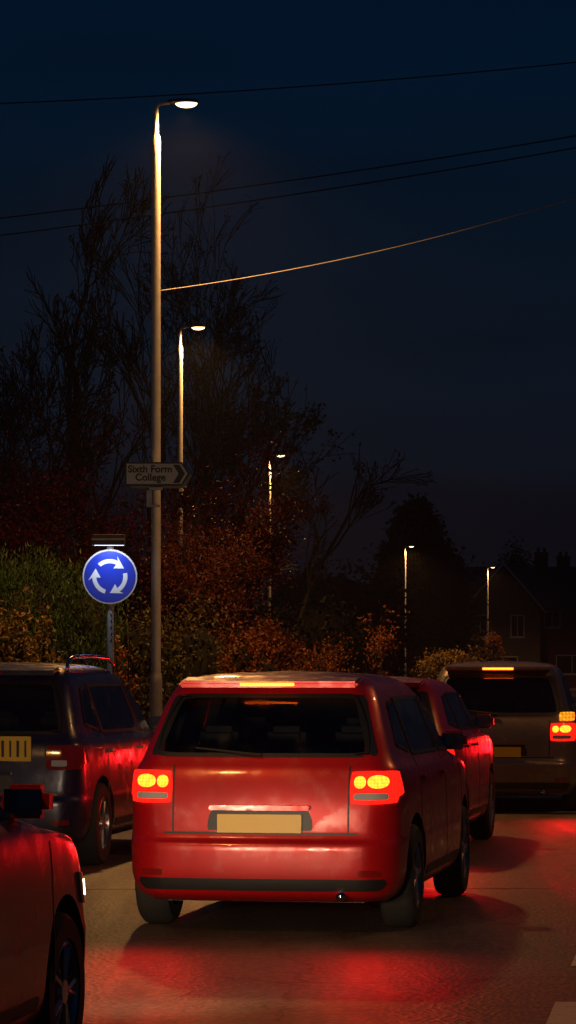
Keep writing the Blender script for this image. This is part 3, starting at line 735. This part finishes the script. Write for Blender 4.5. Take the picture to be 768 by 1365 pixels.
        for x in arches:
            cut.lathe([(0, -1.2), (ar, -1.2), (ar, 1.2), (0, 1.2)], Matrix.Translation((x, 0, .34)) @ Matrix.Rotation(R(90), 4, 'X'), 36)
        cm = cut.build('cutter', M['black']); bm = bmesh.new(); bm.from_mesh(cm.data); bmesh.ops.remove_doubles(bm, verts=bm.verts, dist=1e-5); bmesh.ops.recalc_face_normals(bm, faces=bm.faces[:]); bm.to_mesh(cm.data); bm.free()
        bm = bmesh.new(); bm.from_mesh(o.data); bmesh.ops.remove_doubles(bm, verts=bm.verts, dist=1e-5); bmesh.ops.recalc_face_normals(bm, faces=bm.faces[:]); bm.to_mesh(o.data); bm.free()
        tmp = [cm]
        for c_ in cuts:
            q_ = c_.build('cutter', M['cabin']); bm = bmesh.new(); bm.from_mesh(q_.data); bmesh.ops.recalc_face_normals(bm, faces=bm.faces[:]); bm.to_mesh(q_.data); bm.free(); tmp.append(q_)
        for q_ in tmp:
            md = o.modifiers.new('b', 'BOOLEAN'); md.object = q_; md.operation = 'DIFFERENCE'; md.solver = 'EXACT'; md.material_mode = 'TRANSFER'
        dg = bpy.context.evaluated_depsgraph_get(); me = bpy.data.meshes.new_from_object(o.evaluated_get(dg))
        o.modifiers.clear(); o.data = me
        for q_ in tmp: bpy.data.objects.remove(q_)
        bm = bmesh.new(); bm.from_mesh(me)
        for f in bm.faces: f.smooth = True
        for e in bm.edges:
            if len(e.link_faces) == 2 and e.calc_face_angle(0) > R(38): e.smooth = False
        bm.to_mesh(me); bm.free()
        o.parent = parent; return o
    def patch(s, where, corners, off=.004, name='panel', mat=None, parent=None, round_=.25, nu=14, nv=8, thick=.03, side=1, merge=None, closed=False):
        # corners: 4 points (a,z): lower-start, lower-end, upper-end, upper-start; a is y (rear/front) or x (side)
        V = []; F = []
        for inner in (0, 1):
            o = off if not inner else off-thick
            for j in range(nv+1):
                for i in range(nu+1):
                    u = 2*i/nu-1; v = 2*j/nv-1
                    uu = u*(1-round_)+round_*u*math.sqrt(1-v*v/2)*1.0; vv = v*(1-round_)+round_*v*math.sqrt(1-u*u/2)*1.0
                    U = (uu+1)/2; W = (vv+1)/2
                    (a0, z0), (a1, z1), (a2, z2), (a3, z3) = corners
                    a = (a0*(1-U)+a1*U)*(1-W)+(a3*(1-U)+a2*U)*W; z = (z0*(1-U)+z1*U)*(1-W)+(z3*(1-U)+z2*U)*W
                    if where == 'rear': p = Vector(s.warp(s.rear_x(a, z), a, z)); p.x -= o
                    elif where == 'front': p = Vector(s.warp(s.front_x(a, z), a, z)); p.x += o
                    else: p = Vector(s.warp(a, s.side_y(a, z)+o, z)); p.y *= side
                    V.append(p)
        n = (nu+1)*(nv+1)
        for j in range(nv):
            for i in range(nu):
                q = j*(nu+1)+i; F.append((q, q+1, q+nu+2, q+nu+1)); 
        rim = [i for i in range(nu+1)]+[j*(nu+1)+nu for j in range(1, nv+1)]+[nv*(nu+1)+i for i in range(nu-1, -1, -1)]+[j*(nu+1) for j in range(nv-1, 0, -1)]
        for a, b in zip(rim, rim[1:]+rim[:1]): F.append((a, b, b+n, a+n))
        if closed:
            for j in range(nv):
                for i in range(nu): q = n+j*(nu+1)+i; F.append((q+nu+1, q+nu+2, q+1, q))
        if merge is not None: merge.add(V, F); return None
        m = MB(); m.add(V, F); return m.build(name, mat, parent, auto=45)

def wheel(t, x, y, r=.325, wd=.2, rimr=.21):
    sg = 1 if y > 0 else -1
    wl = empty('wheel', (x, y, r)); wl.parent = t
    Mx = Matrix.Rotation(R(-90*sg), 4, 'X')
    m = MB(); m.lathe([(rimr-.01, -wd/2), (r-.03, -wd/2), (r-.008, -wd/2+.02), (r, -wd/4), (r, wd/4), (r-.008, wd/2-.02), (r-.03, wd/2), (rimr, wd/2), (rimr-.01, wd/2-.03)], Mx, 36); m.build('tyre', M['tyre'], wl, auto=35)
    m = MB(); m.lathe([(rimr, wd/2-.012), (rimr-.02, wd/2-.004), (rimr-.03, wd/2-.05), (rimr-.035, -wd/2)], Mx, 36)
    for k in range(5):
        a = 2*math.pi*k/5
        for da in (-.16, .16):
            p0 = Vector((.05*math.cos(a), .05*math.sin(a), wd/2-.02)); p1 = Vector(((rimr-.02)*math.cos(a+da), (rimr-.02)*math.sin(a+da), wd/2-.022)); m.tube([Mx @ p0, Mx @ p1], .014, 5)
    m.lathe([(.055, wd/2-.03), (.05, wd/2-.01), (0, wd/2-.008)], Mx, 16); m.build('rim', M['rim'], wl, auto=40)
    m = MB(); m.lathe([(rimr-.03, -.02), (0, -.02)], Mx, 24); m.build('brake_disc', M['grille'], wl)

def rowset(L, H, W, rear_slope=1.0, bonnet=1.0, belt=1.0, tall=False):
    q = (H-1.06)/(1.555-1.06)
    zz = lambda z: z if z <= 1.06*belt else 1.06*belt+(z-1.06*belt)*1
    up = lambda f: 1.06+(H-1.06)*f
    rs = rear_slope
    rows = [(.20, .14, L-.18, W-.12, .16, .34), (.25, .05, L-.06, W-.05, .2, .40), (.38, .01, L-.01, W-.005, .22, .42), (.54, 0, L, W, .22, .42),
            (.60, .035, L-.02, W-.004, .2, .42), (.80, .05, L-.09, W-.010, .17, .40), (.93, .07, L-.26*bonnet, W-.020, .15, .36), (1.00, .09, L-.80*bonnet, W-.035, .14, .3),
            (1.06, .12, L-1.13*bonnet, W-.070, .14, .3),
            (up(.38), .12+.12*rs, L-1.13*bonnet-.33, W-.145, .13, .22), (up(.72), .12+.27*rs, L-1.13*bonnet-.66, W-.215, .12, .2), (up(.88), .12+.36*rs, L-1.13*bonnet-.92, W-.28, .14, .2),
            (up(.96), .12+.52*rs, L-1.13*bonnet-1.15, W-.40, .16, .2), (up(.99), .12+.85*rs, L-1.13*bonnet-1.45, W-.58, .14, .14)]
    return rows
def car(name, label, loc, head, L=4.25, H=1.55, W=.89, mat=None, lit='brake', rear_slope=1.0, bonnet=1.0, rails=False, cat='car', plate='B', plate_y=0, plate_size=(.52, .112), plate_marks=False, plate_z=.68, headlit=False, indicator=False, wheel_r=.325, lampstyle='side', group='cars queuing towards the mini roundabout', plate_txt='bars'):
    t = empty(name, loc, R(90)-head, label=label, cat=cat, group=group)
    S = Shape(rowset(L, H, W, rear_slope, bonnet), L)
    up = lambda f: 1.06+(H-1.06)*f
    ax = (.78, L-.88)
    wb = W-.16; xb = L-1.13*bonnet
    wins = [('rear', [(-wb, up(.05)), (wb, up(.05)), (wb-.13, up(.74)), (-wb+.13, up(.74))], 'rear_window', .16, 1),
            ('front', [(-wb, up(.06)), (wb, up(.06)), (wb-.15, up(.76)), (-wb+.15, up(.76))], 'windscreen', .08, 1)]
    for sg in (-1, 1):
        wins += [('side', [(1.02, up(.04)), (xb-.95, up(.02)), (xb-1.12, up(.70)), (.98, up(.70))], 'side_window', .10, sg),
                 ('side', [(xb-.88, up(.02)), (xb-.12, up(.0)), (xb-.68, up(.66)), (xb-1.05, up(.70))], 'side_window', .10, sg),
                 ('side', [(.55, up(.16)), (.95, up(.06)), (.91, up(.68)), (.72, up(.64))], 'quarter_window', .2, sg)]
    wc = MB()
    for wh, cn, nm, rd, sg in wins:
        sh = [(a+(sum(q[0] for q in cn)/4-a)*.05, z+(sum(q[1] for q in cn)/4-z)*.07) for a, z in cn]
        S.patch(wh, sh, .06, merge=wc, round_=rd, side=sg, thick=.22 if wh == 'side' else .30, closed=True, nu=8, nv=4)
        rb = MB(); mx_ = sum(q[0] for q in cn)/4; mz_ = sum(q[1] for q in cn)/4
    S.body('body', mat, t, ax, wheel_r+.055, (S.cabin(xb, H), wc))
    for x in ax:
        for sg in (-1, 1): wheel(t, x, sg*(W-.115), wheel_r, .205, wheel_r*.66)
    m = MB(); m.box((L/2, 0, .27), (L-.5, 2*W-.55, .16)); m.build('underbody', M['black'], t)
    for wh, cn, nm, rd, sg in wins:
        S.patch(wh, cn, .005, nm, M['glass'], t, rd, side=sg, thick=.0045)
        # black ceramic border as a thin ring of its own
        fr = MB(); cx = sum(q[0] for q in cn)/4; cz = sum(q[1] for q in cn)/4; base = len(fr.V)
        for ring, k, o_ in ((0, 1.02, .007), (1, .92, .007)):
            pass
        rings = []
        for k in (1.03, .93):
            P = []; nn = 12
            cc = [(cx+(a-cx)*k, cz+(z-cz)*(k if k > 1 else k-.03)) for a, z in cn]
            for e in range(4):
                (a0, z0), (a1, z1) = cc[e], cc[(e+1) % 4]
                for i_ in range(nn):
                    f_ = i_/nn; a = a0+(a1-a0)*f_; z = z0+(z1-z0)*f_
                    d_ = max(0, 1-min(f_, 1-f_)*nn/1.0)   # soften the corners
                    P.append((a+(cx-a)*.02*d_*(rd*6), z+(cz-z)*.05*d_*(rd*6)))
            rings.append(P)
        for P in rings:
            for a, z in P:
                if wh == 'rear': p = S.warp(S.rear_x(a, z), a, z); p.x -= .008
                elif wh == 'front': p = S.warp(S.front_x(a, z), a, z); p.x += .008
                else: p = S.warp(a, S.side_y(a, z)+.008, z); p.y *= sg
                fr.V.append(p)
        n_ = len(rings[0])
        for i_ in range(n_): fr.F.append((i_, (i_+1) % n_, (i_+1) % n_+n_, i_+n_))
        fr.build('window_rubber', M['black'], t, auto=45)
    # seats
    for sx, row in ((xb-1.30, (-.36, .36)), (1.12, (-.44, 0, .44))):
        for sy in row:
            m = MB(); ww = .48 if len(row) == 2 else .42; tl = Matrix.Rotation(R(-12), 4, 'Y')
            m.box((sx, sy, .82), (.14, ww, .62), bev=.05, tilt=tl); m.box((sx+.25, sy, .50), (.50, ww, .14), bev=.05); se = m.build('seat', M['seat'], t, auto=50)
            m = MB(); m.box((sx-.10, sy, 1.21 if len(row) == 2 else 1.17), (.09, .25, .17), bev=.04, tilt=tl)
            for q in (-.05, .05): m.tube([(sx-.06, sy+q, 1.0), (sx-.10, sy+q, 1.18)], .008, 6)
            m.build('headrest', M['seat'], se, auto=50)
    m = MB(); m.box((xb-.45, 0, .93), (.55, 2*W-.35, .16), bev=.05); m.build('dashboard', M['cabin'], t, auto=40)
    m = MB(); m.lathe([(.175, 0), (.19, .012), (.175, .024), (.16, .012), (.175, 0)], Matrix.Translation((xb-.80, -.36, .98)) @ Matrix.Rotation(R(65), 4, 'Y'), 28); m.build('steering_wheel', M['black'], t, smooth=True)
    m = MB(); m.box((xb-.72, 0, H-.16), (.03, .22, .06), bev=.012); m.build('rear_view_mirror', M['black'], t, auto=40)
    # lamps
    hot = lit in ('brake', 'tail')
    for sg in (-1, 1):
        def c(a, b, z0, z1, da=0): return [(sg*a, z0), (sg*b, z0), (sg*(b-da), z1), (sg*(a+da), z1)]
        lm = M['lamp_red'] if hot else M['lamp_off']
        lamp = S.patch('rear', c(W-.30, W-.012, .80, 1.0), .012, 'tail_lamp', lm, t, .22, nu=18)
        if hot:
            S.patch('rear', c(W-.19, W-.06, .895, .975), .018, 'bulb', M['lamp_hot'], lamp, .9, thick=.012, nu=20, nv=12); S.patch('rear', c(W-.275, W-.20, .895, .97), .018, 'bulb', M['lamp_hot'], lamp, .9, thick=.012, nu=14, nv=12)
            S.patch('rear', c(W-.275, W-.06, .825, .865), .018, 'reversing_lens', M['clear'], lamp, .3, thick=.012)
        else:
            S.patch('rear', c(W-.25, W-.12, .83, .88), .018, 'reversing_lens', M['clear'], lamp, .2, thick=.012)
        if indicator and sg == -1:
            S.patch('rear', c(W-.20, W-.03, 1.02, 1.12), .014, 'indicator', M['lamp_amber'], lamp, .3)
        lampS = S.patch('side', [(.10, .83), (.34, .86), (.26, 1.0), (.12, 1.0)], .010, 'lamp_side', lm, lamp, .2, side=sg)
        hm = M['clear']
        hl = S.patch('front', c(W-.42, W-.10, .64, .78), .008, 'head_lamp', hm, t, .25)
        S.patch('side', [(L-.60, .66), (L-.33, .64), (L-.36, .76), (L-.66, .80)], .008, 'lamp_side', M['clear'], hl, .2, side=sg)
        if headlit:
            S.patch('side', [(L-.52, .69), (L-.40, .68), (L-.41, .745), (L-.52, .76)], .014, 'bulb', M['lamp_white'], hl, .5, side=sg, thick=.02); S.patch('front', c(W-.34, W-.2, .67, .75), .014, 'bulb', M['lamp_white'], hl, .5)
        S.patch('rear', c(W-.24, W-.10, .36, .40), .006, 'reflector', M['lamp_off'], t, .2)
    # high-level brake light and roof spoiler
    m = MB(); x0 = S.rear_x(0, up(.84)); z0 = up(.9)
    m.box((x0+.02, 0, z0-.01), (.26, 2*(W-.33), .04), bev=.015, tilt=Matrix.Rotation(R(-6), 4, 'Y')); sp = m.build('roof_spoiler', mat, t, auto=30)
    m = MB(); m.box((x0-.115, 0, z0-.022), (.012, .34, .022), bev=.003); m.build('high_brake_lamp', M['lamp_hot'] if lit == 'brake' else M['lamp_off'], sp)
    # trim
    m = MB(); S.patch('rear', [(-(W-.1), .27), (W-.1, .27), (W-.06, .345), (-(W-.06), .345)], .006, merge=m, nu=30, round_=.1)
    m.build('lower_bumper', M['black'], t, auto=40)
    seams = MB()
    S.patch('rear', [(-(W-.25), .613), (W-.25, .613), (W-.25, .626), (-(W-.25), .626)], .0015, merge=seams, nu=30, nv=1, round_=0, thick=.01)
    for sg in (-1, 1):
        S.patch('rear', [(sg*(W-.315), .62), (sg*(W-.303), .62), (sg*(W-.303), 1.03), (sg*(W-.315), 1.03)], .0015, merge=seams, nu=1, nv=12, round_=0, thick=.01)
        for xx, z1 in ((xb-.93, up(.02)), (1.0, up(.03)), (xb+.02, .95)):
            S.patch('side', [(xx-.004, .30), (xx+.004, .30), (xx+.004, z1), (xx-.004, z1)], .0015, merge=seams, nu=1, nv=12, round_=0, thick=.01, side=sg)
        S.patch('side', [(1.25, .30), (L-1.35, .30), (L-1.35, .36), (1.25, .36)], .006, 'sill_trim', M['black'], t, .1, side=sg)
        for xx in (xb-1.12, 1.14):
            p = S.warp(xx, S.side_y(xx, .93)+.022, .93); m = MB(); m.box((p.x, sg*p.y, .93), (.16, .022, .028), bev=.008); m.box((p.x-.06, sg*(p.y-.012), .93), (.02, .03, .02)); m.box((p.x+.06, sg*(p.y-.012), .93), (.02, .03, .02)); m.build('door_handle', mat, t, auto=40)
        mx = xb-.28; p = S.warp(mx, S.side_y(mx, 1.07), 1.07)
        m = MB(); m.box((p.x-.02, sg*(p.y+.11), 1.12), (.13, .19, .13), bev=.035); m.box((p.x, sg*(p.y+.02), 1.07), (.06, .10, .04), bev=.01)
        mi = m.build('wing_mirror', mat, t, auto=35); m = MB(); m.box((p.x-.087, sg*(p.y+.11), 1.12), (.006, .15, .10), bev=.002); m.build('mirror_glass', M['chrome'], mi)
        if rails:
            ry = W-.29; x1, x2 = .62, xb-1.0; zt = up(.93)
            pts = [(x1, sg*ry, zt-.03), (x1+.03, sg*ry, zt+.03), (x1+.12, sg*ry, zt+.075), (x1+.3, sg*ry, zt+.09), ((x1+x2)/2, sg*ry, zt+.095), (x2-.25, sg*ry, zt+.08), (x2-.05, sg*ry, zt+.03), (x2, sg*ry, zt-.04)]
            m = MB(); m.tube(pts, .017, 8); m.build('roof_rail', M['chrome'], t, smooth=True)
    tag(seams.build('panel_gap', M['black'], t), kind='stuff')
    m = MB(); S.patch('front', [(-.42, .34), (.42, .34), (.46, .50), (-.46, .50)], .006, merge=m, nu=20, round_=.2); m.build('grille', M['black'], t)
    # rear badge bar, wiper
    m = MB(); xw = S.rear_x(0, .74)+(.02 if plate_z > .8 else 0); m.box((xw-.02, 0, .775), (.03, .62, .03), bev=.006); m.build('tailgate_handle', mat, t, auto=40)
    m = MB(); p0 = Vector((S.rear_x(.0, up(.06))-.03, 0, up(.06))); p1 = Vector((S.rear_x(.3, up(.16))-.018, .42, up(.14))); m.tube([p0, p1], [.012, .006], 5); m.build('rear_wiper', M['black'], t)
    zp = plate_z; pw, ph = plate_size
    S.patch('rear', [(-.36, .635), (.36, .635), (.33, .765), (-.33, .765)], .002, 'plate_recess', M['black'], t, .15, thick=.01)
    m = MB(); m.box((S.rear_x(0, zp)-.012+.001, plate_y, zp), (.012, pw, ph), bev=.002); pl = m.build('number_plate', M['plate'], t)
    if plate_marks:             # unreadable dark strokes, as in the photograph
        xx = S.rear_x(0, zp)-.0195
        for k in range(6):
            m = MB(); m.box((xx, plate_y-.155+.062*k, zp), (.002, .016+.006*(k % 2), ph*.66)); m.build('character', M['sign_black'], pl)
    m = MB(); m.tube([(S.rear_x(.5, .26)+.10, -.5, .25), (.02, -.5, .24)], .028, 12); m.build('exhaust_pipe', M['chrome'], t, smooth=True)
    m = MB(); m.box((xb-1.6, 0, H-.005), (.0, .0, .0)) if False else None
    # a pool of lamp light on the road from each lit lamp
    if hot:
        for sg in (-1, 1):
            d = bpy.data.lights.new('tail_light', 'SPOT'); d.energy = 45 if lit == 'brake' else 12; d.color = (1, .006, .010); d.shadow_soft_size = .18; d.spot_size = R(130); d.spot_blend = 1
            o = bpy.data.objects.new('tail_light', d); C.objects.link(o); o.parent = t; o.location = (-.06, sg*(W-.16), .9); o.rotation_euler = (0, R(84), 0)
            # a spot looks along its -z: turn it to face backwards
            o.rotation_euler = (0, R(94), 0)
    if headlit:
        for sg in (-1, 1):
            d = bpy.data.lights.new('head_light', 'SPOT'); d.energy = headlit; d.color = (1, .72, .45); d.shadow_soft_size = .14; d.spot_size = R(70); d.spot_blend = .8
            o = bpy.data.objects.new('head_light', d); C.objects.link(o); o.parent = t; o.location = (L+.02, sg*(W-.26), .70); o.rotation_euler = (0, R(-86), 0)
    return t
TRAIL_RED = paint('trail_red_paint', (.46, .003, .006), .3)  # red light of the moving tail lamps put into the body colour
TRAIL_RED2 = paint('deep_trail_red_paint', (.36, .004, .006), .1)  # darker body red, likewise standing in for tail-lamp trail light
BLUE = paint('dark_blue_car_paint', (.012, .013, .05), .35)
BROWN = paint('silver_brown_car_paint', (.20, .15, .11), .5)
h = R(9.8)
def rear_at(px_mid, Y): return (XY(px_mid, Y), Y, 0)
car('hatchback', 'nearest whole car, painted red for the trail light, brake lamps glowing, in the middle of the lane', (-.18, 18.2, 0), h, 4.3, 1.60, .89, TRAIL_RED, 'brake', rear_slope=.9)
car('hatchback', 'added car painted dark red for the trail light, partly hidden behind the nearest whole car', (.55, 25.4, 0), h, 4.0, 1.54, .87, TRAIL_RED2, 'brake')  # guessed car, added to fill this gap with the trails' red
car('people_carrier', 'silver-brown people carrier with lit tail lamps and amber indicator, at the right edge', (2.30, 33.0, 0), R(6), 4.6, 1.68, .92, BROWN, 'brake', rear_slope=.7, indicator=True)
car('parked_car', 'dark blue estate car with roof rails and yellow plate, parked left of the lane', (-2.52, 24.0, 0), R(8.5), 4.6, 1.66, .92, BLUE, 'off', rear_slope=.9, rails=True, plate_y=-.26, plate_size=(.40, .20), plate_marks=True, plate_z=.97, wheel_r=.34)
car('hatchback', 'added car painted red for the trail light, its lit headlamp just entering at the lower left edge', (-2.44+.16-.03, 9.0, 0), h, 4.2, 1.50, .88, TRAIL_RED, 'tail', headlit=280)  # guessed car, added; its headlamps brighten the red tailgate ahead

# ------------------------------------------------------------ thin mist added to imitate the lens glow round the lamps
m = bpy.data.materials.new('lamp_glow_mist'); m.use_nodes = True; m.node_tree.nodes.clear()
o_ = m.node_tree.nodes.new('ShaderNodeOutputMaterial'); v_ = m.node_tree.nodes.new('ShaderNodeVolumePrincipled')
v_.inputs['Color'].default_value = (.9, .92, .95, 1); v_.inputs['Density'].default_value = .0003; v_.inputs['Anisotropy'].default_value = .6
m.node_tree.links.new(v_.outputs[0], o_.inputs['Volume'])
hb = MB(); hb.box((0, 150, 12), (400, 560, 27)); tag(hb.build('added_glow_haze', m), kind='stuff')
